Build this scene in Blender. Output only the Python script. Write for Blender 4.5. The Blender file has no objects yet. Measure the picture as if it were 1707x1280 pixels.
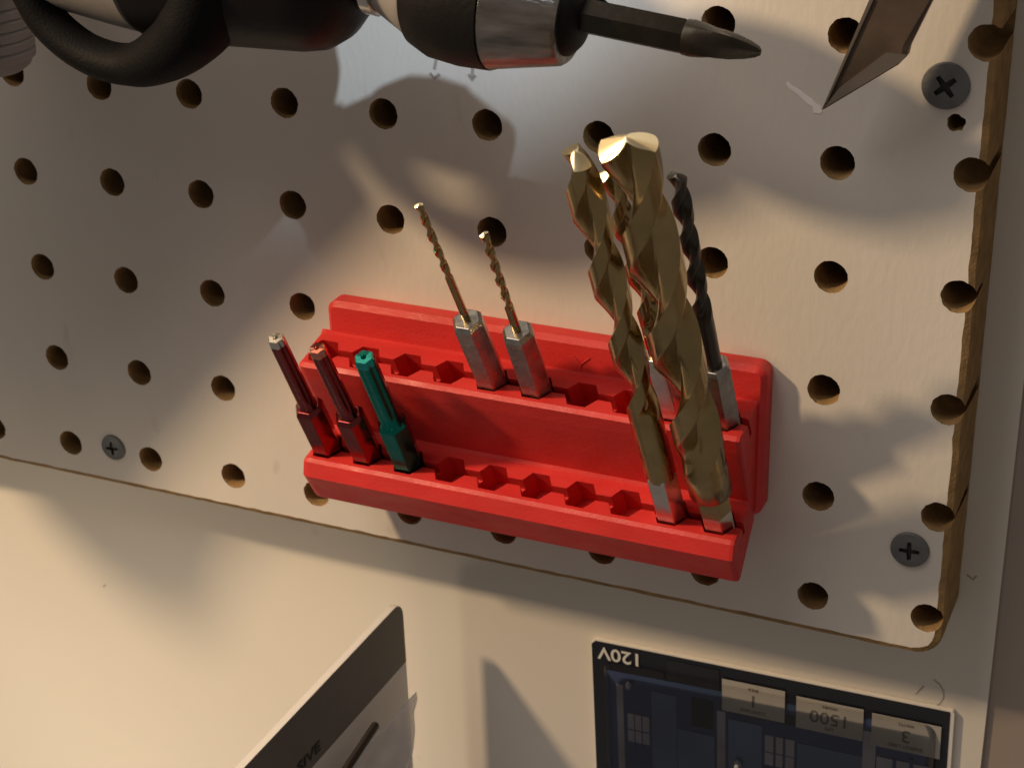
import bpy, bmesh, math, random
import numpy as np
from mathutils import Vector, Matrix, noise as mnoise
random.seed(7)
SC = bpy.context.scene
COL = SC.collection

# ------------------------------------------------------------------ camera (solved from the 1-inch hole grid)
PW, PH = 1707.0, 1280.0
FPX = 2895.1
CAM = np.array([0.22942, -0.32556, 0.21541])
def rod(w):
    w = np.array(w, float); t = np.linalg.norm(w); k = w / t
    K = np.array([[0, -k[2], k[1]], [k[2], 0, -k[0]], [-k[1], k[0], 0]])
    return np.eye(3) + math.sin(t) * K + (1 - math.cos(t)) * K @ K
RM = rod([0.4549, 0.4159, 0.0668]) @ np.array([[1, 0, 0], [0, 0, -1], [0, 1, 0]], float)
cam = bpy.data.cameras.new('camera')
cam.sensor_width = 36.0
cam.lens = FPX / PW * 36.0
cam.clip_start = 0.01
cam.clip_end = 50
co = bpy.data.objects.new('camera', cam)
COL.objects.link(co)
m = Matrix.Identity(4)
for i in range(3):
    m[i][0] = RM[0][i]; m[i][1] = -RM[1][i]; m[i][2] = -RM[2][i]; m[i][3] = CAM[i]
co.matrix_world = m
cam.dof.use_dof = True; cam.dof.focus_distance = 0.345; cam.dof.aperture_fstop = 48
SC.camera = co

def ray(u, v):
    return RM.T @ np.array([(u - PW / 2) / FPX, (v - PH / 2) / FPX, 1.0])
def at(u, v, y=0.0):          # where the line of sight through a pixel meets the plane y
    d = ray(u, v); return Vector(CAM + (y - CAM[1]) / d[1] * d)
def atx(u, v, x):             # ... meets the plane x
    d = ray(u, v); return Vector(CAM + (x - CAM[0]) / d[0] * d)

# ------------------------------------------------------------------ world, lamps, exposure
world = bpy.data.worlds.new('World'); SC.world = world; world.use_nodes = True
bg = world.node_tree.nodes['Background']
bg.inputs[0].default_value = (1.0, 0.86, 0.74, 1); bg.inputs[1].default_value = 0.145
def lamp(name, kind, loc, target, power, color, **kw):
    l = bpy.data.lights.new(name, kind); l.energy = power; l.color = color
    for k, v in kw.items(): setattr(l, k, v)
    o = bpy.data.objects.new(name, l); COL.objects.link(o); o.location = loc
    o.rotation_euler = (Vector(target) - Vector(loc)).to_track_quat('-Z', 'Y').to_euler()
    return o
lamp('warm_bulb', 'POINT', (-0.205, -0.25, 0.315), (0, 0, 0), 6.8, (1.0, 0.71, 0.41), shadow_soft_size=0.016)
lamp('wall_fill_spot', 'SPOT', (-0.32, -0.46, -0.20), (-0.075, 0.018, -0.150), 7.5, (1.0, 0.81, 0.56), shadow_soft_size=0.10,  # added fill spot, put in to brighten the lower left wall
     spot_size=math.radians(25), spot_blend=0.8)
lamp('cool_task_lamp', 'SPOT', (0.78, -0.67, 1.06), (0.088, 0.0, 0.186), 66.0, (0.72, 0.87, 1.0), shadow_soft_size=0.015,
     spot_size=math.radians(5.4), spot_blend=0.3)
lamp('ceiling_bounce', 'AREA', (-0.28, -0.50, 1.0), (0.08, 0, 0.05), 3.9, (1.0, 0.88, 0.78), shape='DISK', size=0.6)
vs = SC.view_settings
vs.view_transform = 'Standard'; vs.look = 'None'; vs.gamma = 1.0; vs.use_curve_mapping = False; vs.exposure = 0.06

# ------------------------------------------------------------------ materials
def mat(name, base, rough=0.5, metal=0.0, bump=0.0, scale=400.0, var=0.0, vscale=60.0, rvar=0.0, spec=0.5, stretch=None,
        trans=0.0, alpha=1.0, coat=0.0, wear=None, bdist=0.0004):
    mt = bpy.data.materials.new(name); mt.use_nodes = True
    nt = mt.node_tree; b = nt.nodes['Principled BSDF']
    b.inputs['Base Color'].default_value = (*base, 1); b.inputs['Roughness'].default_value = rough
    b.inputs['Metallic'].default_value = metal; b.inputs['Specular IOR Level'].default_value = spec
    b.inputs['Transmission Weight'].default_value = trans; b.inputs['Alpha'].default_value = alpha
    b.inputs['Coat Weight'].default_value = coat
    tc = nt.nodes.new('ShaderNodeTexCoord'); mp = nt.nodes.new('ShaderNodeMapping')
    nt.links.new(tc.outputs['Object'], mp.inputs[0])
    if stretch: mp.inputs['Scale'].default_value = stretch
    def noise(s, det=4):
        n = nt.nodes.new('ShaderNodeTexNoise'); n.inputs['Scale'].default_value = s; n.inputs['Detail'].default_value = det
        nt.links.new(mp.outputs[0], n.inputs['Vector']); return n
    col = None
    if var > 0:
        n = noise(vscale); r = nt.nodes.new('ShaderNodeMapRange')
        r.inputs[1].default_value = 0.3; r.inputs[2].default_value = 0.7
        r.inputs[3].default_value = 1 - var; r.inputs[4].default_value = 1 + var * 0.4
        nt.links.new(n.outputs[0], r.inputs[0])
        mx = nt.nodes.new('ShaderNodeVectorMath'); mx.operation = 'SCALE'; mx.inputs[0].default_value = base
        nt.links.new(r.outputs[0], mx.inputs['Scale']); nt.links.new(mx.outputs[0], b.inputs['Base Color']); col = mx.outputs[0]
    if wear:
        wc, wscale, lo, hi = wear
        n = noise(wscale, 8); r = nt.nodes.new('ShaderNodeMapRange'); r.inputs[1].default_value = lo; r.inputs[2].default_value = hi
        nt.links.new(n.outputs[0], r.inputs[0])
        mx = nt.nodes.new('ShaderNodeMix'); mx.data_type = 'RGBA'
        nt.links.new(r.outputs[0], mx.inputs['Factor'])
        if col: nt.links.new(col, mx.inputs['A'])
        else: mx.inputs['A'].default_value = (*base, 1)
        mx.inputs['B'].default_value = (*wc, 1); nt.links.new(mx.outputs['Result'], b.inputs['Base Color'])
    if rvar > 0:
        n = noise(vscale * 2.3); r = nt.nodes.new('ShaderNodeMapRange'); r.inputs[1].default_value = 0.3; r.inputs[2].default_value = 0.7
        r.inputs[3].default_value = max(0.03, rough - rvar); r.inputs[4].default_value = rough + rvar
        nt.links.new(n.outputs[0], r.inputs[0]); nt.links.new(r.outputs[0], b.inputs['Roughness'])
    if bump > 0:
        n = noise(scale, 3); bp = nt.nodes.new('ShaderNodeBump'); bp.inputs['Strength'].default_value = bump
        bp.inputs['Distance'].default_value = bdist
        nt.links.new(n.outputs[0], bp.inputs['Height']); nt.links.new(bp.outputs[0], b.inputs['Normal'])
    return mt
M = {}
M['board'] = mat('board_white_paint', (0.74, 0.70, 0.65), 0.5, bump=0.22, scale=420, var=0.05, vscale=22, stretch=(1.6, 1, 0.7), wear=((0.5, 0.45, 0.38), 75, 0.66, 0.9))
M['wall'] = mat('wall_paint', (0.78, 0.74, 0.68), 0.48, bump=0.12, scale=180, var=0.05, vscale=9, wear=((0.5, 0.44, 0.36), 60, 0.68, 0.9))
M['trim'] = mat('trim_paint_shaded', (0.37, 0.315, 0.28), 0.5, bump=0.15, scale=200, var=0.12, vscale=14)  # base colour darkened to stand in for shade on this strip
M['mdf'] = mat('raw_fibreboard', (0.34, 0.215, 0.095), 0.85, bump=0.4, scale=1400, var=0.3, vscale=260, spec=0.2)
M['red'] = mat('red_printed_plastic', (0.66, 0.030, 0.027), 0.5, bump=0.2, scale=1900, var=0.10, vscale=150, rvar=0.1, stretch=(0.5, 1, 1))
M['screwgrey'] = mat('grey_phosphate_steel', (0.17, 0.175, 0.18), 0.5, metal=0.5, bump=0.3, scale=900, var=0.2, vscale=300)
M['dark'] = mat('dark_recess', (0.03, 0.03, 0.03), 0.7)
M['steel'] = mat('bit_steel', (0.42, 0.41, 0.40), 0.34, metal=1, bump=0.05, scale=1500, var=0.25, vscale=260, rvar=0.12)
M['polished'] = mat('polished_steel', (0.72, 0.70, 0.66), 0.2, metal=1, bump=0.03, scale=1500, var=0.2, vscale=200)
M['gold'] = mat('titanium_nitride_gold', (0.42, 0.315, 0.15), 0.22, metal=1, bump=0.03, scale=2600, var=0.22, vscale=110, rvar=0.08, bdist=0.0001)
M['ground_tip'] = mat('ground_gold_tip', (0.86, 0.76, 0.50), 0.34, metal=1)
M['blackoxide'] = mat('black_oxide_steel', (0.07, 0.065, 0.06), 0.34, metal=0.8, bump=0.03, scale=2000)
M['maroon'] = mat('maroon_anodised_steel', (0.27, 0.055, 0.055), 0.2, metal=1, var=0.2, vscale=250, rvar=0.08)
M['teal'] = mat('teal_anodised_steel', (0.01, 0.25, 0.21), 0.18, metal=1, var=0.2, vscale=250, rvar=0.08)
M['tipred'] = mat('bright_red_tip', (0.75, 0.28, 0.22), 0.14, metal=1)
M['tipteal'] = mat('bright_teal_tip', (0.04, 0.42, 0.40), 0.18, metal=1)
M['rubber'] = mat('black_rubber', (0.010, 0.009, 0.009), 0.5, spec=0.16, bump=0.3, scale=900)
M['plasticblack'] = mat('black_plastic', (0.008, 0.006, 0.006), 0.42, spec=0.2, bump=0.2, scale=600)
M['greyrubber'] = mat('charcoal_rubber', (0.006, 0.006, 0.007), 0.6, spec=0.08, bump=0.35, scale=1500)
M['greyplastic'] = mat('grey_plastic', (0.27, 0.25, 0.24), 0.5, bump=0.2, scale=300)
M['chrome'] = mat('brushed_chrome', (0.40, 0.37, 0.34), 0.30, metal=1, bump=0.8, scale=520, stretch=(1, 1, 0.06), var=0.5, vscale=400)
M['bitgrey'] = mat('dark_bit_steel', (0.06, 0.055, 0.046), 0.4, metal=0.9, bump=0.3, scale=600, var=0.2, vscale=150)
M['blade'] = mat('stained_blade_steel', (0.11, 0.08, 0.062), 0.5, metal=0.5, bump=0.2, scale=300, var=0.35, vscale=70, rvar=0.15)
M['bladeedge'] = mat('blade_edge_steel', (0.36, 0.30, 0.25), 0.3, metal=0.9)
M['cardwhite'] = mat('white_card', (0.78, 0.76, 0.74), 0.6)
M['cardgrey'] = mat('dark_grey_print', (0.15, 0.14, 0.13), 0.55, var=0.1, vscale=60)
M['ink'] = mat('black_ink', (0.015, 0.014, 0.013), 0.6)
M['film'] = mat('clear_bag_film', (0.9, 0.9, 0.92), 0.22, trans=0.35, alpha=0.62, bump=0.5, scale=60, bdist=0.002)
M['navy'] = mat('navy_black_print', (0.008, 0.010, 0.018), 0.35, coat=0.3)
M['blueprint'] = mat('blue_print', (0.045, 0.075, 0.18), 0.35, var=0.35, vscale=35)
M['bluelight'] = mat('light_blue_print', (0.12, 0.175, 0.31), 0.35, var=0.25, vscale=50)
M['bluepale'] = mat('pale_lilac_print', (0.40, 0.38, 0.46), 0.35, var=0.3, vscale=80)
M['darkprint'] = mat('slate_print', (0.016, 0.019, 0.026), 0.35, var=0.3, vscale=60)
M['labelpaper'] = mat('beige_label_paper', (0.42, 0.40, 0.38), 0.5, var=0.08, vscale=90)
M['labelink'] = mat('grey_label_ink', (0.13, 0.12, 0.11), 0.6)
M['whiteink'] = mat('white_ink', (0.75, 0.75, 0.74), 0.5)
M['clear'] = mat('clear_blister_plastic', (0.95, 0.96, 0.98), 0.08, alpha=0.12, spec=0.6, bump=0.25, scale=25, bdist=0.003)
def clear_mat():
    mt = M['clear']; nt = mt.node_tree; b = nt.nodes['Principled BSDF']; nrm = b.inputs['Normal'].links[0].from_socket
    tr_ = nt.nodes.new('ShaderNodeBsdfTransparent'); gl = nt.nodes.new('ShaderNodeBsdfGlossy'); gl.inputs['Roughness'].default_value = 0.12
    fr = nt.nodes.new('ShaderNodeFresnel'); fr.inputs['IOR'].default_value = 1.5; mx = nt.nodes.new('ShaderNodeMixShader')
    nt.links.new(nrm, gl.inputs['Normal']); nt.links.new(nrm, fr.inputs['Normal'])
    nt.links.new(fr.outputs[0], mx.inputs[0]); nt.links.new(tr_.outputs[0], mx.inputs[1]); nt.links.new(gl.outputs[0], mx.inputs[2])
    nt.links.new(mx.outputs[0], nt.nodes['Material Output'].inputs[0])
clear_mat()
M['glassbead'] = mat('glint_bead_glass', (0.75, 0.78, 0.8), 0.06, trans=0.5)
M['pencil'] = mat('pencil_graphite', (0.40, 0.36, 0.32), 0.6)
M['streak'] = mat('streak_white', (0.95, 0.92, 0.92), 0.35)

# ------------------------------------------------------------------ helpers
def link(name, me, mt=None, parent=None, smooth=False):
    o = bpy.data.objects.new(name, me); COL.objects.link(o)
    if mt is not None and not me.materials: me.materials.append(M[mt])
    if parent is not None: o.parent = parent
    if smooth:
        for p in me.polygons: p.use_smooth = True
        try: me.set_sharp_from_angle(angle=math.radians(38))
        except Exception: pass
    return o
def mesh(name, verts, faces):
    me = bpy.data.meshes.new(name); me.from_pydata([tuple(v) for v in verts], [], faces); me.update()
    bm = bmesh.new(); bm.from_mesh(me); bmesh.ops.recalc_face_normals(bm, faces=bm.faces); bm.to_mesh(me); bm.free()
    return me
def tag(o, label=None, cat=None, group=None, kind=None):
    if label: o['label'] = label
    if cat: o['category'] = cat
    if group: o['group'] = group
    if kind: o['kind'] = kind
    return o
def empty(name, mw):
    o = bpy.data.objects.new(name, None); o.empty_display_size = 0.005; COL.objects.link(o)
    o.matrix_world = mw; return o
def loft(rings, cap0=True, cap1=True):
    n = len(rings[0]); v = [p for r in rings for p in r]; f = []
    for k in range(len(rings) - 1):
        for i in range(n):
            j = (i + 1) % n
            f.append((k * n + i, k * n + j, (k + 1) * n + j, (k + 1) * n + i))
    if cap0: f.append(tuple(range(n))[::-1])
    if cap1: f.append(tuple((len(rings) - 1) * n + i for i in range(n)))
    return v, f
def circ(r, z, n=32, ph=0.0):
    return [(r * math.cos(2 * math.pi * i / n + ph), r * math.sin(2 * math.pi * i / n + ph), z) for i in range(n)]
def lathe(prof, n=40, cap0=True, cap1=True):
    return loft([circ(max(r, 1e-5), z, n) for r, z in prof], cap0, cap1)
def part(name, vf, mt, parent, smooth=True):
    return link(name, mesh(name, *vf), mt, parent, smooth)
def frame(base, tip):                      # z along the tool's axis, x close to world X
    b = Vector(base); z = (Vector(tip) - b); L = z.length; z.normalize()
    x = Vector((1, 0, 0)); x = (x - z * x.dot(z)).normalized(); y = z.cross(x)
    mw = Matrix.Identity(4)
    for i in range(3): mw[i][0] = x[i]; mw[i][1] = y[i]; mw[i][2] = z[i]; mw[i][3] = b[i]
    return mw, L
def apply_bool(o, cutter, op='DIFFERENCE'):
    md = o.modifiers.new('b', 'BOOLEAN'); md.operation = op; md.object = cutter; md.solver = 'EXACT'
    bpy.context.view_layer.update()
    dg = bpy.context.evaluated_depsgraph_get()
    me = bpy.data.meshes.new_from_object(o.evaluated_get(dg)); o.modifiers.clear(); o.data = me
    bpy.data.objects.remove(cutter, do_unlink=True)
def text_mesh(body, size, ext=0.00004, bold=0.0):
    cu = bpy.data.curves.new('t', 'FONT'); cu.body = body; cu.size = size; cu.extrude = ext; cu.align_x = 'CENTER'; cu.align_y = 'CENTER'
    cu.offset = bold; cu.resolution_u = 4
    o = bpy.data.objects.new('t', cu); COL.objects.link(o); bpy.context.view_layer.update()
    me = bpy.data.meshes.new_from_object(o.evaluated_get(bpy.context.evaluated_depsgraph_get()))
    bpy.data.objects.remove(o, do_unlink=True); me.materials.clear(); return me
def axes(o_, ex, ey, sx=1.0):
    ex = Vector(ex).normalized(); ey = Vector(ey); ey = (ey - ex * ex.dot(ey)).normalized(); ez = ex.cross(ey)
    mw = Matrix.Identity(4)
    for i in range(3): mw[i][0] = ex[i] * sx; mw[i][1] = ey[i]; mw[i][2] = ez[i]; mw[i][3] = o_[i]
    return mw
def boxv(x0, x1, y0, y1, z0, z1):
    v = [(x, y, z) for x in (x0, x1) for y in (y0, y1) for z in (z0, z1)]
    f = [(0, 1, 3, 2), (4, 6, 7, 5), (0, 4, 5, 1), (2, 3, 7, 6), (0, 2, 6, 4), (1, 5, 7, 3)]
    return v, f

# ------------------------------------------------------------------ setting: wall behind the board, trim strip to its right
WY = 0.018
tag(part('wall', boxv(-0.60, 0.1905, WY, WY + 0.0010, -0.45, 0.50), 'wall', None, False), kind='structure')
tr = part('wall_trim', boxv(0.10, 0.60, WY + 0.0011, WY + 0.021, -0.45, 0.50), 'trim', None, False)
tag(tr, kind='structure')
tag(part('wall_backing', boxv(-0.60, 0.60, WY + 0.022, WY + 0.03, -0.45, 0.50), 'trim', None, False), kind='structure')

# ------------------------------------------------------------------ pegboard
PITCH = 0.0254
HX = {(0, 4): (315, 157), (1, 4): (474, 172), (2, 4): (639, 190), (3, 4): (812, 209), (4, 4): (998, 229), (5, 4): (1191, 250), (6, 4): (1396, 272), (7, 4): (1620, 292),
      (-2, 3): (43, 286), (-1, 3): (187, 304), (0, 3): (335, 324), (1, 3): (488, 342), (2, 3): (651, 366), (3, 3): (820, 387), (5, 3): (1187, 438), (6, 3): (1385, 462), (7, 3): (1598, 495),
      (-2, 2): (71, 445), (-1, 2): (210, 467), (0, 2): (354, 489), (1, 2): (504, 511), (6, 2): (1373, 650), (7, 2): (1580, 683),
      (-2, 1): (95, 596), (-1, 1): (232, 621), (0, 1): (372, 647), (6, 1): (1364, 827), (7, 1): (1563, 862),
      (-2, 0): (118, 738), (-1, 0): (251, 765), (0, 0): (389, 793), (6, 0): (1355, 993), (7, 0): (1545, 1030), (1, 0): (527, 823),
      (5, 5): (1197, 40), (6, 5): (1410, 60), (7, 5): (1645, 72), (-1, 4): (165, 143)}
def outline(x0, x1, z0, z1, r, n=8):
    pts = []
    for cx, cz, a0 in ((x1 - r, z0 + r, -90), (x1 - r, z1 - r, 0), (x0 + r, z1 - r, 90), (x0 + r, z0 + r, 180)):
        for k in range(n + 1):
            a = math.radians(a0 + 90 * k / n); pts.append((cx + r * math.cos(a), cz + r * math.sin(a)))
    return pts
def dens(pts, step):
    out = []
    for i in range(len(pts)):
        a = Vector(pts[i]); b = Vector(pts[(i + 1) % len(pts)]); k = max(1, int((b - a).length / step))
        for j in range(k): out.append(tuple(a.lerp(b, j / k)))
    return out
ol = dens(outline(-0.16, 0.1815, -0.0103, 0.215, 0.0065), 0.0016)
cx, cz = 0.01, 0.10
def ringo(inset, y, jit, seed):
    out = []; n = len(ol)
    for i, (x, z) in enumerate(ol):
        a = Vector(ol[i - 1]); b = Vector(ol[(i + 1) % n]); t = (b - a).normalized(); nrm = Vector((t.y, -t.x))
        d = -inset + jit * (mnoise.noise(Vector((x * 260 + seed, z * 260, 0))) + 0.6 * mnoise.noise(Vector((x * 900, z * 900, seed))))
        out.append((x + nrm.x * d, y, z + nrm.y * d))
    return out
v, f = loft([ringo(0.0017, 0.0, 0.00026, 1), ringo(0.0004, 0.0006, 0.00018, 5), ringo(0.0, 0.0013, 0.00012, 9), ringo(0.0, 0.0178, 0.0001, 12)])
me = mesh('pegboard', v, f); me.materials.append(M['board']); me.materials.append(M['mdf'])
for p in me.polygons: p.material_index = 0 if p.normal.y < -0.97 and len(p.vertices) > 4 else 1
board = link('pegboard', me)
cv, cf = [], []
rr = random.Random(3)
for c in range(-5, 8):
    for r in range(0, 8):
        P = at(*HX[(c, r)]) if (c, r) in HX else Vector((c * PITCH, 0, r * PITCH))
        if c == 7 and r > 5: P = Vector((0.179, 0, r * PITCH))
        R0 = 0.00335; n = 44; base = len(cv); tx, tz = rr.uniform(-.03, .03), rr.uniform(-.03, .03)
        dx, dz = (P.x, P.z)
        sd = rr.uniform(0, 100)
        for k, (y, ex, jit) in enumerate(((-0.002, 0.00022, 0.00020), (0.0003, 0.00018, 0.00020), (0.0009, 0.0, 0.00008), (0.0065, 0, 0.00008), (0.0172, 0, 0.00005))):
            for i in range(n):
                a = 2 * math.pi * i / n
                q = R0 + ex + jit * (mnoise.noise(Vector((math.cos(a) * 3 + sd, math.sin(a) * 3, 0 if k < 2 else k))) * 0.7 + rr.uniform(-.3, .3))
                cv.append((dx + q * math.cos(a) + tx * y, y, dz + q * math.sin(a) + tz * y))
        for k in range(4):
            for i in range(n):
                j = (i + 1) % n; cf.append((base + k * n + i, base + k * n + j, base + (k + 1) * n + j, base + (k + 1) * n + i))
        cf.append(tuple(base + i for i in range(n))); cf.append(tuple(base + 4 * n + i for i in range(n)))
# the small pilot hole near the upper screw
P = at(1594, 205); base = len(cv); n = 14
for y in (-0.002, 0.008):
    for i in range(n):
        a = 2 * math.pi * i / n; q = 0.0017 * (1 + rr.uniform(-.13, .13)); cv.append((P.x + q * math.cos(a), y, P.z + q * math.sin(a)))
for i in range(n): j = (i + 1) % n; cf.append((base + i, base + j, base + n + j, base + n + i))
cf.append(tuple(base + i for i in range(n))); cf.append(tuple(base + n + i for i in range(n)))
cme = mesh('cut', cv, cf); cme.materials.append(M['board']); cme.materials.append(M['mdf'])
for p in cme.polygons: p.material_index = 1
cut = link('cut', cme)
apply_bool(board, cut)
tag(board, 'thick white painted pegboard with a grid of drilled holes and raw brown edges', 'pegboard')

def screw(P, R, roll, lab):
    s = link('screw', None, None, board) if False else None
    prof = [(R, 0.0), (R, 0.0004), (R * 0.96, 0.0007), (R * 0.6, 0.00095), (0.0002, 0.0010)]
    me = mesh('screw', *lathe(prof, 36)); o = link('screw', me, 'screwgrey', board, True)
    o.matrix_world = axes((P.x, 0.0, P.z), (math.cos(roll), 0, math.sin(roll)), (-math.sin(roll), 0, math.cos(roll)))
    a, b, h = R * 0.52, R * 0.13, 0.002
    cutm = mesh('c', *boxv(-a, a, -b, b, -0.0002, h)); c1 = link('c', cutm); c1.matrix_world = o.matrix_world.copy()
    c1.data.materials.append(M['dark']); 
    o.data.materials.append(M['dark'])
    # recess: two crossed tapered slots as a dark sunken cross
    bpy.data.objects.remove(c1, do_unlink=True)
    v, f = [], []
    pts = [(b, b), (a, b * 0.75), (a, -b * 0.75), (b, -b), (b * 0.75, -a), (-b * 0.75, -a), (-b, -b), (-a, -b * 0.75), (-a, b * 0.75), (-b, b), (-b * 0.75, a), (b * 0.75, a)]
    cme = mesh('c', [(x, y, 0.00015) for x, y in pts] + [(x, y, 0.003) for x, y in pts],
               [tuple(range(12)), tuple(range(12, 24))] + [(i, (i + 1) % 12, 12 + (i + 1) % 12, 12 + i) for i in range(12)])
    cme.materials.append(M['screwgrey']); cme.materials.append(M['dark'])
    for p in cme.polygons: p.material_index = 1
    co_ = link('c', cme); co_.matrix_world = o.matrix_world.copy()
    # give the head body below the face so the recess has depth
    prof = [(R * 0.5, -0.0025), (R, 0.0)] + prof[1:]
    me = mesh('screw', *lathe(prof, 36)); me.materials.append(M['screwgrey']); me.materials.append(M['dark']); o.data = me
    apply_bool(o, co_)
    for p in o.data.polygons: p.use_smooth = False
    o['label'] = lab
screw(at(1577, 143), 0.0046, math.radians(40), 'grey cross head screw near the blade tip')
screw(at(1517, 915), 0.0042, math.radians(2), 'grey cross head screw in the lower right corner')
screw(at(190, 745), 0.0036, math.radians(5), 'grey cross head screw at the lower left between holes')
def stroke(name, pix, w, y, mt, parent, lab=None, jit=0.0):
    v, f = [], []
    for i, (px) in enumerate(pix):
        p = at(px[0], px[1], y); a = at(*pix[max(0, i - 1)][:2], y); b = at(*pix[min(len(pix) - 1, i + 1)][:2], y)
        t = (b - a).normalized(); nn = Vector((-t.z, 0, t.x)); ww = (px[2] if len(px) > 2 else 1) * w / 2 * (1 + random.uniform(-jit, jit))
        v += [p - nn * ww, p + nn * ww, p - nn * ww + Vector((0, 0.0002, 0)), p + nn * ww + Vector((0, 0.0002, 0))]
    for i in range(len(pix) - 1):
        a, b = 4 * i, 4 * i + 4
        f += [(a, a + 1, b + 1, b), (a + 1, a + 3, b + 3, b + 1), (a, b, b + 2, a + 2), (a + 2, b + 2, b + 3, a + 3)]
    o = part(name, (v, f), mt, parent, False)
    if lab: o['label'] = lab
    return o
stroke('white_streak', [(1311, 138, .5), (1318, 146, .8), (1326, 151, .6), (1334, 156, 1.1), (1341, 163, .8), (1350, 170, 1.1), (1357, 176, 1.0), (1362, 183, 1.5), (1369, 188, .8)], 0.0013, -0.0001, 'streak', board, 'white streak at the blade tip', 0.4)  # irregular thin white strip laid on the board face
for pts in ([(727, 100), (724, 116)], [(717, 122), (724, 131), (733, 124)], [(788, 114), (787, 130)], [(781, 124), (787, 134), (793, 126)]):
    stroke('pencil_mark', pts, 0.0007, -0.00008, 'pencil', board)

# ------------------------------------------------------------------ red bit holder
HOLD = empty('bit_holder', Matrix.Translation((0.0865, 0, 0.0195)))
tag(HOLD, 'red plastic two tier bit holder with hexagonal holes fixed to the pegboard', 'bit holder')
INV = HOLD.matrix_world.inverted()
def round_prism(out2d, y0, y1, ch):      # plate standing on the board with a chamfered front edge
    r0 = [(x, y0, z) for x, z in out2d]
    n = len(out2d); cxx = sum(p[0] for p in out2d) / n; czz = sum(p[1] for p in out2d) / n
    def ins(d):
        res = []
        for i, (x, z) in enumerate(out2d):
            a = Vector(out2d[i - 1]); b = Vector(out2d[(i + 1) % n]); t = (b - a).normalized(); res.append((x - t.y * d, z + t.x * d))
        return res
    rings = [r0, [(x, y1 + ch, z) for x, z in out2d], [(x, y1, z) for x, z in ins(ch)]]
    return loft(rings)
bpv = round_prism(outline(0.0350, 0.1411, 0.0200, 0.0562, 0.0026, 5), -0.0002, -0.0052, 0.0012)
link('back_plate', mesh('back_plate', *bpv), 'red', HOLD, True).matrix_world = Matrix.Identity(4)
PROF = [(-4.9, 48.8), (-6.0, 48.3), (-11.7, 47.2), (-12.1, 46.3), (-16.5, 45.5), (-17.3, 44.6), (-15.8, 41.0), (-8.3, 25.6), (-8.7, 24.7), (-13.4, 23.1), (-13.8, 22.2), (-18.2, 21.3), (-18.9, 20.5),
        (-19.7, 17.0), (-14.9, 9.0), (-13.8, 8.8), (-4.9, 19.0)]
XL, XR = 33.4, 139.4
def insetp(d):
    n = len(PROF); out = []
    for i in range(n):
        a = Vector(PROF[i - 1]); p = Vector(PROF[i]); b = Vector(PROF[(i + 1) % n])
        t1 = (p - a).normalized(); t2 = (b - p).normalized()
        n1 = Vector((-t1.y, t1.x)); n2 = Vector((-t2.y, t2.x)); h = (n1 + n2)
        h = h / max(0.35, h.length_squared / 2) ; h = h * (d / 1.0) * 0.5 * 2 / 2
        q = p + h
        if PROF[i][0] > -5: q = Vector((p.x, p.y))
        out.append((q.x, q.y))
    return out
# orientation test: inset must shrink the outline
def area(ps): return 0.5 * sum(ps[i][0] * ps[(i + 1) % len(ps)][1] - ps[(i + 1) % len(ps)][0] * ps[i][1] for i in range(len(ps)))
sg = 1 if abs(area(insetp(0.5))) < abs(area(PROF)) else -1
rings = []
for x, d in ((XL, 1.5), (XL + 0.25, 0.85), (XL + 0.7, 0.4), (XL + 1.6, 0.0), (XR - 1.0, 0.0), (XR - 0.3, 0.3), (XR, 0.9)):
    rings.append([(x / 1000, y / 1000, z / 1000) for y, z in insetp(sg * d)])
tme = mesh('tier_body', *loft(rings)); tme.materials.append(M['red'])
body = link('tier_body', tme, None, None)
TH = math.radians(29)
T_AX = Vector((0, -math.sin(TH), math.cos(TH)))
XI = [37.6 + 10.72 * i for i in range(10)]
LOWC, UPC = (-13.6, 22.2), (-11.9, 46.4)
v, f = [], []
for row in (LOWC, UPC):
    for x in XI:
        c = Vector((x, row[0], row[1])) / 1000
        ex = Vector((1, 0, 0)); ey = T_AX.cross(ex)
        b = len(v)
        for h in (-0.0076 if row is LOWC else -0.011, 0.007):
            for k in range(6):
                a = math.radians(60 * k); r = 0.0041
                v.append(c + T_AX * h + ex * (r * math.cos(a)) + ey * (r * math.sin(a)))
        for k in range(6): f.append((b + k, b + (k + 1) % 6, b + 6 + (k + 1) % 6, b + 6 + k))
        f.append(tuple(b + k for k in range(6))); f.append(tuple(b + 6 + k for k in range(6)))
cm = mesh('cut', v, f); cm.materials.append(M['red']); cut = link('cut', cm)
apply_bool(body, cut)
v, f = [], []
for row, dep in ((LOWC, 0.0030), (UPC, 0.0045)):
    c = Vector((0, row[0] + 0.25, row[1])) / 1000; ey = T_AX.cross(Vector((1, 0, 0))); b = len(v)
    for x in (XL / 1000 - 0.002, XR / 1000 + 0.002):
        for h, w_ in ((-dep, -0.0006), (-dep, 0.0006), (0.006, 0.0008), (0.006, -0.0008)):
            p = c + T_AX * h + ey * w_; v.append((x, p.y, p.z))
    f += [(b, b + 1, b + 2, b + 3), (b + 4, b + 5, b + 6, b + 7)] + [(b + i, b + (i + 1) % 4, b + 4 + (i + 1) % 4, b + 4 + i) for i in range(4)]
cm = mesh('cut', v, f); cm.materials.append(M['red']); cut = link('cut', cm)
apply_bool(body, cut)
body.parent = HOLD; body.matrix_parent_inverse = INV
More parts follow.
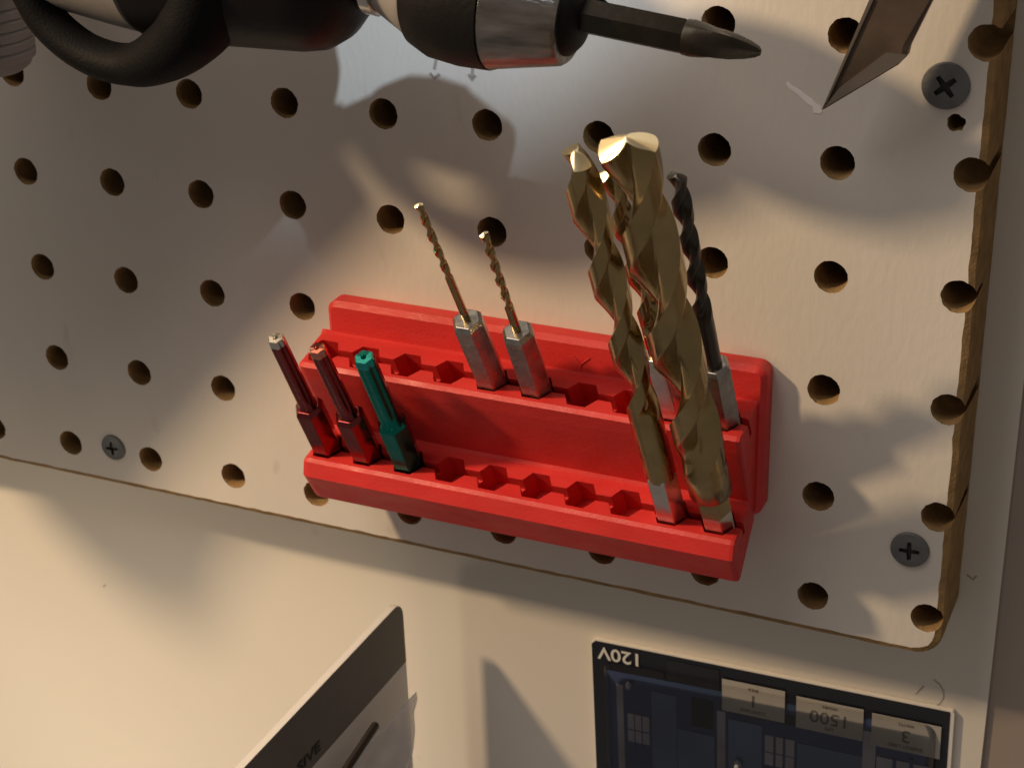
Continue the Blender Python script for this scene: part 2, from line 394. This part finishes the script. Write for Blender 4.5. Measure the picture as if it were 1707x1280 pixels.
# row of print dimples and the small moulded mark on the back plate's face
v, f = [], []
def dimple(x, y, z, r=0.00022):
    b = len(v)
    for k in range(6): a = k * math.pi / 3; v.append((x + r * math.cos(a), y, z + r * math.sin(a)))
    v.append((x, y - 0.0003, z))
    for k in range(6): f.append((b + k, b + (k + 1) % 6, b + 6))
for k in range(70): dimple(0.0385 + k * 0.00142, -0.0051, 0.0519 + random.uniform(-.0001, .0001))
for k in range(90): dimple(0.0375 + k * 0.00110, -0.0051, 0.0497 + random.uniform(-.0001, .0001), 0.00016)
o = part('print_dimples', (v, f), 'red', HOLD, False); o.matrix_parent_inverse = INV; tag(o, kind='stuff')
v, f = [], []
for (xa, za), (xb, zb) in (((97.5, 52.3), (99.2, 50.6)), ((101.2, 52.4), (99.2, 50.6)), ((99.2, 50.6), (99.0, 49.4))):
    a = Vector((xa, 0, za)) / 1000; b = Vector((xb, 0, zb)) / 1000; t = (b - a).normalized(); nn = Vector((-t.z, 0, t.x)) * 0.00016
    k = len(v); v += [a - nn + Vector((0, -.0051, 0)), a + nn + Vector((0, -.0051, 0)), b + nn + Vector((0, -.0051, 0)), b - nn + Vector((0, -.0051, 0)), a + Vector((0, -.0055, 0)), b + Vector((0, -.0055, 0))]
    f += [(k, k + 4, k + 5, k + 3), (k + 1, k + 2, k + 5, k + 4), (k, k + 1, k + 4), (k + 3, k + 5, k + 2)]
o = part('moulded_mark', (v, f), 'red', HOLD, False); o.matrix_parent_inverse = INV

# ------------------------------------------------------------------ bits
def hexring(r, z): return [(r * math.cos(math.radians(60 * k)), r * math.sin(math.radians(60 * k)), z) for k in range(6)]
HR = 0.00367
def hex_shank(z0, z1, parent, mt, r=HR, ch=0.0007, name='shank'):
    # hexagon with a turned (conical) chamfer at its upper end
    rings = [hexring(r * 0.9, z0), hexring(r, z0 + 0.0005), hexring(r, z1 - ch), hexring(r * 0.8, z1)]
    me = mesh(name, *loft(rings)); o = link(name, me, mt, parent)
    bv = o.modifiers.new('bv', 'BEVEL'); bv.width = 0.00016; bv.segments = 2; bv.limit_method = 'ANGLE'; bv.angle_limit = math.radians(25)
    return o
LF = 0.30
def flute_section(web):        # (angle, relative radius) of one half: a round land, then a ground concave flute
    half = [(LF * math.pi * k / 9, 1.0) for k in range(10)]
    K = 20
    for k in range(1, K):
        t = 0.5 * (1 - math.cos(math.pi * k / K))
        x = math.sin(math.pi * t); e_ = 1.25 if t < 0.5 else 0.6          # rounded heel on one side, crisp cutting edge on the other
        half.append((math.pi * (LF + (1 - LF) * t), 1 - (1 - web) * x ** e_))
    return half + [(p + math.pi, r) for p, r in half]
def twist_body(R, z0, z1, pitch, web=0.22, runout=None, phase=0.0, r0=None):
    sec = flute_section(web)
    rings = []; tipdrop = 0.44
    zt = z1 - tipdrop * R
    steps = max(40, int((zt - z0) / (pitch / 56)))
    ru = runout or 2.4 * R
    for k in range(steps + 1):
        z = z0 + (zt - z0) * k / steps
        tw = 2 * math.pi * z / pitch + phase
        w = min(1.0, (z - z0) / ru); w = w * w * (3 - 2 * w)
        rings.append([(((r0 or R * 0.985) * (1 - w) + R * q * w) * math.cos(ph + tw), ((r0 or R * 0.985) * (1 - w) + R * q * w) * math.sin(ph + tw), z) for ph, q in sec])
    tw = 2 * math.pi * zt / pitch + phase
    tip = []
    for s_ in (1.0, 0.75, 0.5, 0.25, 0.06):
        ring = []
        for ph, q in sec:
            r = R * q * s_
            u = (ph % math.pi) / math.pi
            rel = (0.16 * (u / LF) if u < LF else 0.16 * (1 - (u - LF) / (1 - LF)))   # each land falls away behind its cutting lip
            ring.append((r * math.cos(ph + tw), r * math.sin(ph + tw), z1 - r * tipdrop - (0.0 if s_ < 0.1 else rel * r)))
        tip.append(ring)
    rings[-1] = [(x, y, min(zz, tz)) for (x, y, zz), (_, _, tz) in zip(rings[-1], tip[0])]
    rings.append(tip[0])
    return loft(rings, True, False), loft(tip, False, True)

def holder_pos(row, i): return Vector((XI[i], row[0], row[1])) / 1000
def drill_bit(name, label, row, i, tip_px, R, pitch, shank_top, smooth_top, gmat, smat, face=0.0, web=0.17, cyl=None, group=None, dx=0.0, tipmat='ground_tip', ch=0.0012, shank_r=HR):
    b = holder_pos(row, i) + Vector((dx, 0, 0)); t = atx(*tip_px, b.x)
    mw, L = frame(b, t); e = empty(name, mw); tag(e, label, 'drill bit', group)
    hex_shank(-0.0064, shank_top, e, smat, r=shank_r, ch=ch)
    z0 = shank_top
    if cyl:
        part('coated_shank', loft([hexring(shank_r + 0.00005, 0.0062), hexring(shank_r + 0.00005, 0.0122)]), gmat, e, False)
        part('collar', lathe(cyl, 40), gmat, e); z0 = cyl[-1][1]
    if not cyl and smooth_top > z0 - 1e-6:
        part('shaft', lathe([(R * 0.99, z0 - 0.001), (R * 0.99, smooth_top)], 32), gmat, e)
    cl = mw.inverted() @ Vector(CAM); zt = L - 0.44 * R
    ph0 = math.atan2(cl.y, cl.x) + math.radians(face) - 0.70 * math.pi - 2 * math.pi * zt / pitch   # flute turned to the viewer's side at the tip, then by face
    bodyv, tipv = twist_body(R, smooth_top, L, pitch, web=web, phase=ph0, r0=(cyl[-1][0] if cyl else None))
    part('flutes', bodyv, gmat, e); part('tip', tipv, tipmat, e)
    return e
def star(R, z, n=48, amp=0.065, ph=0.0):
    return [(R * (1 - amp + amp * math.cos(6 * (2 * math.pi * k / n) + ph)) * math.cos(2 * math.pi * k / n),
             R * (1 - amp + amp * math.cos(6 * (2 * math.pi * k / n) + ph)) * math.sin(2 * math.pi * k / n), z) for k in range(n)]
def star_bit(label, i, tip_px, mt, tmt, R=0.00195, sh=0.0165):
    b = holder_pos(LOWC, i); t = atx(*tip_px, b.x); mw, L = frame(b, t)
    e = empty('star_driver_bit', mw); tag(e, label, 'driver bit', 'star driver bits in the lower tier')
    hex_shank(-0.0064, sh, e, mt, ch=0.0012)
    rings = [circ(R * 1.25, sh - 0.0005, 48), circ(R * 1.02, sh + 0.0012, 48)]
    for k in range(9):
        z = sh + 0.0025 + (L - 0.0032 - sh - 0.0012) * k / 8
        rings.append(star(R * (1.06 - 0.04 * k / 8), z))
    part('shaft', loft(rings), mt, e)
    ring = [star(R * 1.02, L - 0.0019), star(R * 1.0, L - 0.0007), star(R * 0.82, L), star(R * 0.30, L - 0.00005), circ(R * 0.28, L - 0.0008, 48)]
    part('tip', loft(ring), tmt, e)
    return e
star_bit('maroon star driver bit with a silvery tip at the left end of the lower tier', 0, (459, 563), 'maroon', 'polished')
star_bit('maroon star driver bit between the leftmost maroon bit and the teal bit', 1, (528, 580), 'maroon', 'tipred')
star_bit('teal green star driver bit standing in the lower tier', 2, (606, 595), 'teal', 'tipteal', R=0.0024)
drill_bit('thin_drill_bit', 'thin gold drill bit with a dark grey hex shank, taller of the two thin ones', UPC, 4, (697, 340), 0.00088, 0.0098, 0.0230, 0.0370, 'gold', 'steel', group='thin gold drill bits in the upper tier', web=0.45)
drill_bit('thin_drill_bit', 'thin gold drill bit with its tip against a pegboard hole, shorter of the two', UPC, 5, (806, 388), 0.00098, 0.0090, 0.0205, 0.0270, 'gold', 'steel', face=40, group='thin gold drill bits in the upper tier', web=0.4)
drill_bit('large_drill_bit', 'long gold twist drill bit with a silver hex shank, slimmer of the two front ones', LOWC, 8, (957, 252), 0.0034, 0.0420, 0.0170, 0.0375, 'gold', 'polished', face=-70, group='large gold drill bits in the lower tier', ch=0.0003)
drill_bit('large_drill_bit', 'thickest gold twist drill bit, at the right end of the lower tier', LOWC, 9, (1043, 228), 0.0050, 0.0560, 0.0105, 0.0215, 'gold', 'polished', face=0,
          cyl=[(0.0035, 0.0118), (0.00462, 0.0136), (0.00468, 0.0137), (0.00468, 0.0215)], group='large gold drill bits in the lower tier', ch=0.0003)
drill_bit('hidden_drill_bit', 'gold drill bit mostly hidden behind the two large front bits', UPC, 8, (1016, 282), 0.0023, 0.0280, 0.0215, 0.0290, 'gold', 'polished', face=20)
drill_bit('black_drill_bit', 'black oxide twist drill bit with a grey hex shank in the upper tier', UPC, 9, (1127, 290), 0.0019, 0.0195, 0.0190, 0.0320, 'blackoxide', 'steel', face=-30, tipmat='blackoxide', web=0.3)

# ------------------------------------------------------------------ power driver hanging above
DY = -0.036
tipP = at(1268, 88, DY); bk = at(770, -16, DY - 0.001)
mw, LL = frame(bk, tipP)                 # z axis points to the bit's tip
sc = LL / 500.0                          # metres per photo pixel along the axis (about)
dr = empty('power_driver', mw); tag(dr, 'black and silver power driver with a cross tip bit hanging above the holder', 'power driver')
def zx(px): return (px - 770) / 498.0 * LL
# cross tip bit
rings = []
def cross_ring(r, z, d, n=48):
    out = []
    for k in range(n):
        a = 2 * math.pi * k / n; q = abs(math.cos(2 * a + 0.5)); out.append((r * (1 - d * q ** 0.75) * math.cos(a), r * (1 - d * q ** 0.75) * math.sin(a), z))
    return out
part('bit_shank', loft([hexring(0.0034, zx(950)), hexring(0.0034, zx(1146)), hexring(0.0030, zx(1150))]), 'bitgrey', dr, True)
rings = [circ(0.0032, zx(1148), 48), circ(0.0033, zx(1160), 48), cross_ring(0.0033, zx(1180), 0.10), cross_ring(0.0032, zx(1205), 0.34), cross_ring(0.0029, zx(1225), 0.50), cross_ring(0.0021, zx(1248), 0.60), cross_ring(0.0013, zx(1263), 0.60), circ(0.0006, zx(1268), 48)]
part('bit_tip', loft(rings), 'bitgrey', dr, True)
part('chuck_nose', lathe([(0.0052, zx(940)), (0.0080, zx(958)), (0.0077, zx(968)), (0.0062, zx(979)), (0.0040, zx(984))], 40), 'rubber', dr)
part('chuck_ring', lathe([(0.0128, zx(838)), (0.0131, zx(846)), (0.0128, zx(852)), (0.0098, zx(956)), (0.0092, zx(962)), (0.0050, zx(962))], 56), 'chrome', dr)
part('chuck_sleeve', lathe([(0.0098, zx(694)), (0.0117, zx(706)), (0.0133, zx(740)), (0.0137, zx(790)), (0.0133, zx(842)), (0.0120, zx(842))], 56), 'rubber', dr)
part('chuck_collar', lathe([(0.0060, zx(612)), (0.0075, zx(640)), (0.0098, zx(684)), (0.0105, zx(696)), (0.0105, zx(700))], 48), 'greyplastic', dr)
part('spindle', lathe([(0.0058, zx(540)), (0.0058, zx(640))], 32), 'chrome', dr)
part('spindle_ring', lathe([(0.0072, zx(610)), (0.0080, zx(614)), (0.0080, zx(632)), (0.0072, zx(636))], 36), 'polished', dr)
part('gearbox', lathe([(0.0058, zx(606)), (0.0098, zx(596)), (0.0140, zx(572)), (0.0164, zx(545)), (0.0175, zx(510)), (0.0203, zx(330)), (0.0212, zx(250)), (0.0212, zx(226)), (0.0160, zx(224))][::-1], 56), 'plasticblack', dr)
part('motor_housing', lathe([(0.0185, zx(226)), (0.0208, zx(215)), (0.0206, zx(150)), (0.0200, zx(40)), (0.0190, zx(-300)), (0.0160, zx(-560)), (0.010, zx(-600))][::-1], 48), 'greyplastic', dr)
def tube(name, pts, radii, mt, parent, n=20, flat=1.0, world=True):
    pts = [Vector(p) for p in pts]
    # resample
    P, Rr = [], []
    for k in range(len(pts) - 1):
        p0 = pts[max(0, k - 1)]; p1 = pts[k]; p2 = pts[k + 1]; p3 = pts[min(len(pts) - 1, k + 2)]
        for s in range(6):
            t = s / 6
            P.append(0.5 * ((2 * p1) + (p2 - p0) * t + (2 * p0 - 5 * p1 + 4 * p2 - p3) * t * t + (3 * p1 - p0 - 3 * p2 + p3) * t ** 3)); Rr.append(radii[k] * (1 - t) + radii[k + 1] * t)
    P.append(pts[-1]); Rr.append(radii[-1])
    rings = []; up = Vector((0, 1, 0))
    for k, p in enumerate(P):
        tn = (P[min(len(P) - 1, k + 1)] - P[max(0, k - 1)]).normalized(); a = (up - tn * up.dot(tn)).normalized(); b = tn.cross(a)
        rings.append([p + a * (Rr[k] * flat * math.cos(2 * math.pi * i / n)) + b * (Rr[k] * math.sin(2 * math.pi * i / n)) for i in range(n)])
    o = part(name, loft(rings), mt, parent, True)
    if parent is not None and world: o.matrix_parent_inverse = parent.matrix_world.inverted()
    return o
gy = DY - 0.014
tube('guard_loop', [at(20, -90, gy), at(50, -20, gy), at(85, 40, gy), at(145, 88, gy), at(215, 108, gy), at(275, 90, gy), at(330, 40, gy), at(360, -40, gy)],
     [0.0036, 0.0037, 0.0036, 0.0037, 0.0041, 0.0056, 0.0070, 0.007], 'greyrubber', dr, flat=1.3)
GL = Vector((-0.205, -0.25, 0.315))
def toward(u, v_, y):          # a point off to the left, on the lamp's ray to a spot on the board
    S = at(u, v_); return S + (GL - S) * (y / GL.y)
tube('shadow_caster', [toward(375, 70, -0.050), toward(175, 310, -0.056), toward(50, 500, -0.060), toward(12, 620, -0.062), toward(0, 690, -0.062)], [0.028, 0.028, 0.027, 0.026, 0.026], 'rubber', dr, flat=0.9)  # unseen part, added and shaped to throw the left shadow on the board

# grey knob at the far left edge
kp = at(-30, 40, -0.02)
mw, LK = frame(at(-46, -120, -0.022), at(-22, 112, -0.022))
kn = empty('grey_knob', mw); tag(kn, 'pale grey ribbed plastic cap in the upper left corner beside the driver', 'cap')
pr_ = [(0.0105, -0.02)]
for k in range(6): z = LK * (0.45 + 0.08 * k); pr_ += [(0.0112, z), (0.0112, z + LK * .05), (0.0106, z + LK * .06)]
pr_ += [(0.0100, LK * 0.96), (0.0085, LK * 1.0), (0.001, LK * 1.0)]
part('cap_shell', lathe(pr_, 40), 'greyplastic', kn)

# ------------------------------------------------------------------ blade hanging at the upper right
by = -0.012
pl = [(1450, 0), (1372, 178), (1370, 184), (1378, 180), (1498, 108), (1512, 94), (1516, 78), (1555, 0), (1600, -90), (1492, -96)]
P3 = [at(u, v_, by) for u, v_ in pl]
th = Vector((0, 0.0022, 0)); c0 = sum(P3, Vector()) / len(P3)
inn = [p + (c0 - p).normalized() * 0.0011 + Vector((0, -0.0005, 0)) for p in P3]
n = len(P3)
bl = empty('blade', Matrix.Translation(P3[2])); tag(bl, 'brown stained steel blade with an angled point, hanging over the upper right board', 'blade')
BI = bl.matrix_world.inverted()
o = part('blade_body', loft([inn, P3, [p + th for p in P3]]), 'blade', bl, False); o.matrix_parent_inverse = BI
# ground bevel along the angled edge and a paler steel strip along the long edge
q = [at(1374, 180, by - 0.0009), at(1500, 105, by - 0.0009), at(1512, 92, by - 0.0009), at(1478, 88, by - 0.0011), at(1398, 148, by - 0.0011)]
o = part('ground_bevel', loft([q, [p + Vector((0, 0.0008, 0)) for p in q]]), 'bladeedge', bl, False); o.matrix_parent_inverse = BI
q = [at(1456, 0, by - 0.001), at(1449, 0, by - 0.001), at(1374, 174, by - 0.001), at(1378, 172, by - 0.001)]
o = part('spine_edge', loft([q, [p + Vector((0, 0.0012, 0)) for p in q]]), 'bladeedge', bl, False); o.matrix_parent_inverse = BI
tube('blade_shank', [at(1546, -93, by + .001), at(1600, -220, by + .001), at(1660, -360, by + .001)], [0.0052, 0.0048, 0.006], 'blade', bl, flat=0.6)

# ------------------------------------------------------------------ hanging card package (stands out from the wall)
cyb = 0.002; c0 = at(670, 1000, cyb); CXX = c0.x; CZ = c0.z
cd = empty('hanging_card', Matrix.Translation((CXX, -0.04, -0.16))); CI = cd.matrix_world.inverted()
tag(cd, 'white card package with a dark grey printed top band sticking out from the wall', 'card package')
def yz_outline(y0, y1, z0, z1, r, n=7):
    pts = [(y0, z0), (y1, z0)]
    for k in range(n + 1):
        a = math.radians(90 * k / n); pts.append((y1 - r + r * math.cos(a), z1 - r + r * math.sin(a)))
    pts.append((y0, z1)); return pts
def plate_x(name, pts, x0, x1, mt, parent, inv):
    o = part(name, loft([[(x0, y, z) for y, z in pts], [(x1, y, z) for y, z in pts]]), mt, parent, False); o.matrix_parent_inverse = inv; return o
slope = 0.035
def tilt(pts): return [(y, z + (cyb - y) * slope) for y, z in pts]
plate_x('card', tilt(yz_outline(-0.105, cyb, -0.16, CZ, 0.0042)), CXX - 0.0018, CXX, 'cardwhite', cd, CI)
plate_x('grey_band', tilt(yz_outline(-0.1046, cyb - 0.0001, CZ - 0.0187, CZ - 0.0001, 0.0042)), CXX + 0.00002, CXX + 0.00014, 'cardgrey', cd, CI)
e1 = atx(534, 1243, CXX + 0.0003); e0 = atx(497, 1281, CXX + 0.0003)
tm = text_mesh('SIVE', 0.0040, bold=0.00006)
w = max(v_.co.x for v_ in tm.vertices) - min(v_.co.x for v_ in tm.vertices)
o = link('printed_text', tm, 'ink', cd); ctr = (e0 + e1) / 2
o.matrix_parent_inverse = CI; o.matrix_world = axes(ctr, (0, 1, -slope), (0, 0.25, 1), sx=(e1 - e0).length / w)
# clear bag and the dark rod with it
bag = empty('plastic_bag', Matrix.Translation((CXX + 0.006, -0.03, -0.13))); BGI = bag.matrix_world.inverted()
tag(bag, 'crumpled translucent plastic bag corner beside the hanging card', 'plastic bag')
A_ = atx(697, 1153, CXX + 0.008); B_ = atx(690, 1240, CXX + 0.010); C_ = atx(655, 1420, CXX + 0.010); D_ = atx(470, 1390, CXX + 0.003)
v, f = [], []; N = 22
for i in range(N + 1):
    for j in range(N + 1):
        s, t = i / N, j / N
        # s: from the outer end to the wall end, t: top to bottom
        top = D_.lerp(A_, s); bot = Vector((D_.x, D_.y, D_.z - 0.02)).lerp(C_, s)
        if s > .8: top = top
        p = top.lerp(bot, t) + (B_ - A_.lerp(C_, 0.35)) * (s ** 6) * math.sin(math.pi * min(1, t * 1.3)) * 0.8
        p.x += 0.0016 * mnoise.noise(Vector((s * 5, t * 4, 3.3))) + 0.0007 * mnoise.noise(Vector((s * 14, t * 10, 9)))
        v.append(p)
for i in range(N):
    for j in range(N): a = i * (N + 1) + j; f.append((a, a + 1, a + N + 2, a + N + 1))
me = mesh('bag_film', v, f); o = link('bag_film', me, 'film', bag, True); o.matrix_parent_inverse = BGI
sd = o.modifiers.new('s', 'SOLIDIFY'); sd.thickness = 0.00012
r1 = atx(628, 1205, CXX + 0.014); r2 = atx(565, 1300, CXX + 0.014); d = (r2 - r1)
mw, LR = frame(r2 + d * 0.8, r1)
rd = empty('dark_rod', mw); tag(rd, 'thin black metal rod with a rounded end in front of the card', 'rod')
part('rod_shaft', lathe([(0.00105, 0.0), (0.00105, LR - 0.0008), (0.0008, LR - 0.0003), (0.0002, LR)], 20), 'blackoxide', rd)

# ------------------------------------------------------------------ light bulb package, upside down against the wall
FY = 0.0166
tl = at(985, 1064, FY); trr = at(1591, 1186, FY)
ex = (trr - tl).normalized(); ez = Vector((-ex.z, 0, ex.x)); Wd = (trr - tl).length
pk = empty('bulb_package', axes(tl - ez * 0.11 + ex * (Wd / 2), ex, Vector((0, 1, 0)))); PI_ = pk.matrix_world.inverted()
tag(pk, 'dark blue light bulb package with clear front, upside down under the pegboard', 'bulb package')
def q3(a, b, y): p = tl + ex * a - ez * b; return Vector((p.x, y, p.z))
def slab(name, corners, y0, y1, mt, lab=None, parent=pk):
    fr = [Vector((p.x, y0, p.z)) for p in corners]; bk_ = [Vector((p.x, y1, p.z)) for p in corners]
    o = part(name, loft([fr, bk_]), mt, parent, False); o.matrix_parent_inverse = PI_
    if lab: o['label'] = lab
    return o
def rect(u0, v0, u1, v1, y=FY):       # photo-pixel box given by its upper left and lower right corners, squared to the package
    a = at(u0, v0, y) - tl; b = at(u1, v1, y) - tl
    a0, a1, b0, b1 = a.dot(ex), b.dot(ex), -a.dot(ez), -b.dot(ez)
    return [q3(a0, b0, y), q3(a1, b0, y), q3(a1, b1, y), q3(a0, b1, y)]
hw = [(0.0012, 0), (Wd - 0.0004, 0), (Wd, 0.0006), (Wd, 0.11), (0, 0.11), (0, 0.0012)]
o = part('carton', loft([[q3(a, b, FY) for a, b in hw], [q3(a, b, WY - 0.0002) for a, b in hw]]), 'cardwhite', pk, False); o.matrix_parent_inverse = PI_
fc = [(0.0012, 0.0003), (Wd - 0.0010, 0.0003), (Wd - 0.0009, 0.0009), (Wd - 0.0009, 0.1098), (0.0002, 0.1098), (0.0002, 0.0014)]
slab('printed_face', [q3(a, b, FY) for a, b in fc], FY - 0.00012, FY - 0.00002, 'navy')
slab('picture', [q3(0.0042, 0.0085, FY), q3(Wd - 0.006, 0.0065, FY), q3(Wd - 0.006, 0.109, FY), q3(0.0042, 0.109, FY)], FY - 0.00022, FY - 0.00013, 'blueprint')
L1, L2, L3 = FY - 0.00032, FY - 0.00042, FY - 0.00052
for i, (mt, bx) in enumerate([('darkprint', (1012, 1100, 1108, 1132)), ('darkprint', (1112, 1098, 1200, 1150)), ('bluepale', (1028, 1138, 1044, 1310)), ('bluelight', (1086, 1150, 1130, 1310)), ('darkprint', (1153, 1160, 1190, 1215)), ('bluepale', (1196, 1182, 1210, 1320)),
      ('bluelight', (1215, 1196, 1270, 1320)), ('bluelight', (1330, 1236, 1452, 1330)), ('darkprint', (1215, 1185, 1450, 1218)), ('bluepale', (1440, 1215, 1456, 1340)), ('bluelight', (1130, 1212, 1192, 1310))]):
    slab('print_panel', rect(*bx), L1 - 0.00001 * i, L1 + 0.0001 - 0.00001 * i, mt)
for (u0, v0, u1, v1) in [(1047, 1186, 1084, 1240), (1276, 1222, 1324, 1282), (1462, 1258, 1548, 1320)]:
    w_ = slab('window_picture', rect(u0, v0, u1, v1), L2 - 0.00003, L2 + 0.0001, 'bluepale')
    for k in (0.33, 0.66):
        uu = u0 + (u1 - u0) * k; o = slab('mullion', rect(uu - 1.5, v0 + 4, uu + 1.5, v1 + 2), L3 - 0.00003, L3 + 0.00008, 'blueprint')
    vv = (v0 + v1) / 2; slab('mullion', rect(u0, vv - 1.5, u1, vv + 8), L3 - 0.00005, L3 + 0.00006, 'blueprint')
def label(bx, big, small, small2, sz):
    c = rect(*bx); lab = slab('label_panel', c, L3 - 0.0002, L3 - 0.0001, 'labelpaper')
    ctr = (c[0] + c[2]) / 2; hgt = (c[0] - c[3]).length; wid = (c[1] - c[0]).length
    for txt, off, s, in ((big, 0.0, sz), (small, -0.34, 0.0013), (small2, 0.34, 0.0011)):
        tm = text_mesh(txt, s, bold=0.00004 if s > 0.002 else 0.0)
        o = link('printed_text', tm, 'labelink', pk); o.matrix_parent_inverse = PI_
        p = ctr + ez * (off * hgt); p.y = L3 - 0.00026
        o.matrix_world = axes(p, -ex, -ez)
label((1205, 1128, 1309, 1202), '1', 'CONTAINS', 'BULB', 0.0048)
label((1329, 1157, 1439, 1232), '1500', 'LIFE', 'HOURS', 0.0050)
label((1455, 1185, 1567, 1262), '3', 'ENERGY USED', 'WATTS', 0.0050)
tm = text_mesh('120V', 0.0052, bold=0.00008); w = max(v_.co.x for v_ in tm.vertices) - min(v_.co.x for v_ in tm.vertices)
a = at(1000, 1087, L1); b = at(1068, 1093, L1)
o = link('printed_text', tm, 'whiteink', pk); o.matrix_parent_inverse = PI_
o.matrix_world = axes((a + b) / 2 + Vector((0, -0.0002, -0.0004)), -ex, -ez, sx=abs((b - a).dot(ex)) / w)
# clear blister front with a rounded raised rim
bl_o = [(0.0035 + 0.003 * (1 - math.cos(t)), 0.0055 + 0.003 * (1 - math.sin(t))) for t in [math.pi / 2 * k / 6 for k in range(7)]]
bl_o = bl_o + [(Wd - 0.0068 + 0.003 * math.sin(t), 0.0045 + 0.003 * (1 - math.cos(t))) for t in [math.pi / 2 * k / 6 for k in range(7)]] + [(Wd - 0.0038, 0.109), (0.0035, 0.109)]
def insb(d):
    ca = Wd / 2; return [(a_ + (d if a_ < ca else -d), b_ + (d if b_ < 0.05 else 0)) for a_, b_ in bl_o]
o = part('blister', loft([[q3(a_, b_, L3 - 0.0004) for a_, b_ in bl_o], [q3(a_, b_, L3 - 0.0020) for a_, b_ in insb(0.0010)]], False, True), 'clear', pk, False); o.matrix_parent_inverse = PI_
for u, v_, r in ((1047, 1142, 0.0007), (1229, 1276, 0.0010)):  # added glass beads standing in for glints on the blister
    p = at(u, v_, L3 - 0.0012)
    bm = bmesh.new(); bmesh.ops.create_uvsphere(bm, u_segments=16, v_segments=10, radius=r); me = bpy.data.meshes.new('glint_bead'); bm.to_mesh(me); bm.free()
    for vv in me.vertices: vv.co.z *= 1.8
    o = link('glint_bead', me, 'glassbead', pk, True); o.matrix_parent_inverse = PI_; o.matrix_world = Matrix.Translation(p)
# pencil line on the wall above the package's right corner, and small marks beside the board
wallo = bpy.data.objects['wall']
stroke('pencil_mark', [(1556, 1132, .7), (1566, 1140, 1), (1573, 1152, 1), (1573, 1163, 1), (1566, 1173, .8), (1556, 1178, .6)], 0.0003, WY - 0.0001, 'pencil', wallo)
stroke('pencil_mark', [(1540, 1143, 1), (1533, 1150, 1), (1527, 1157, .6)], 0.0004, WY - 0.0001, 'pencil', wallo)
for pts in ([(1612, 958), (1622, 966), (1628, 960)], [(176, 974), (172, 978)]):
    stroke('pencil_mark', pts, 0.0004, WY - 0.0001, 'pencil', wallo)
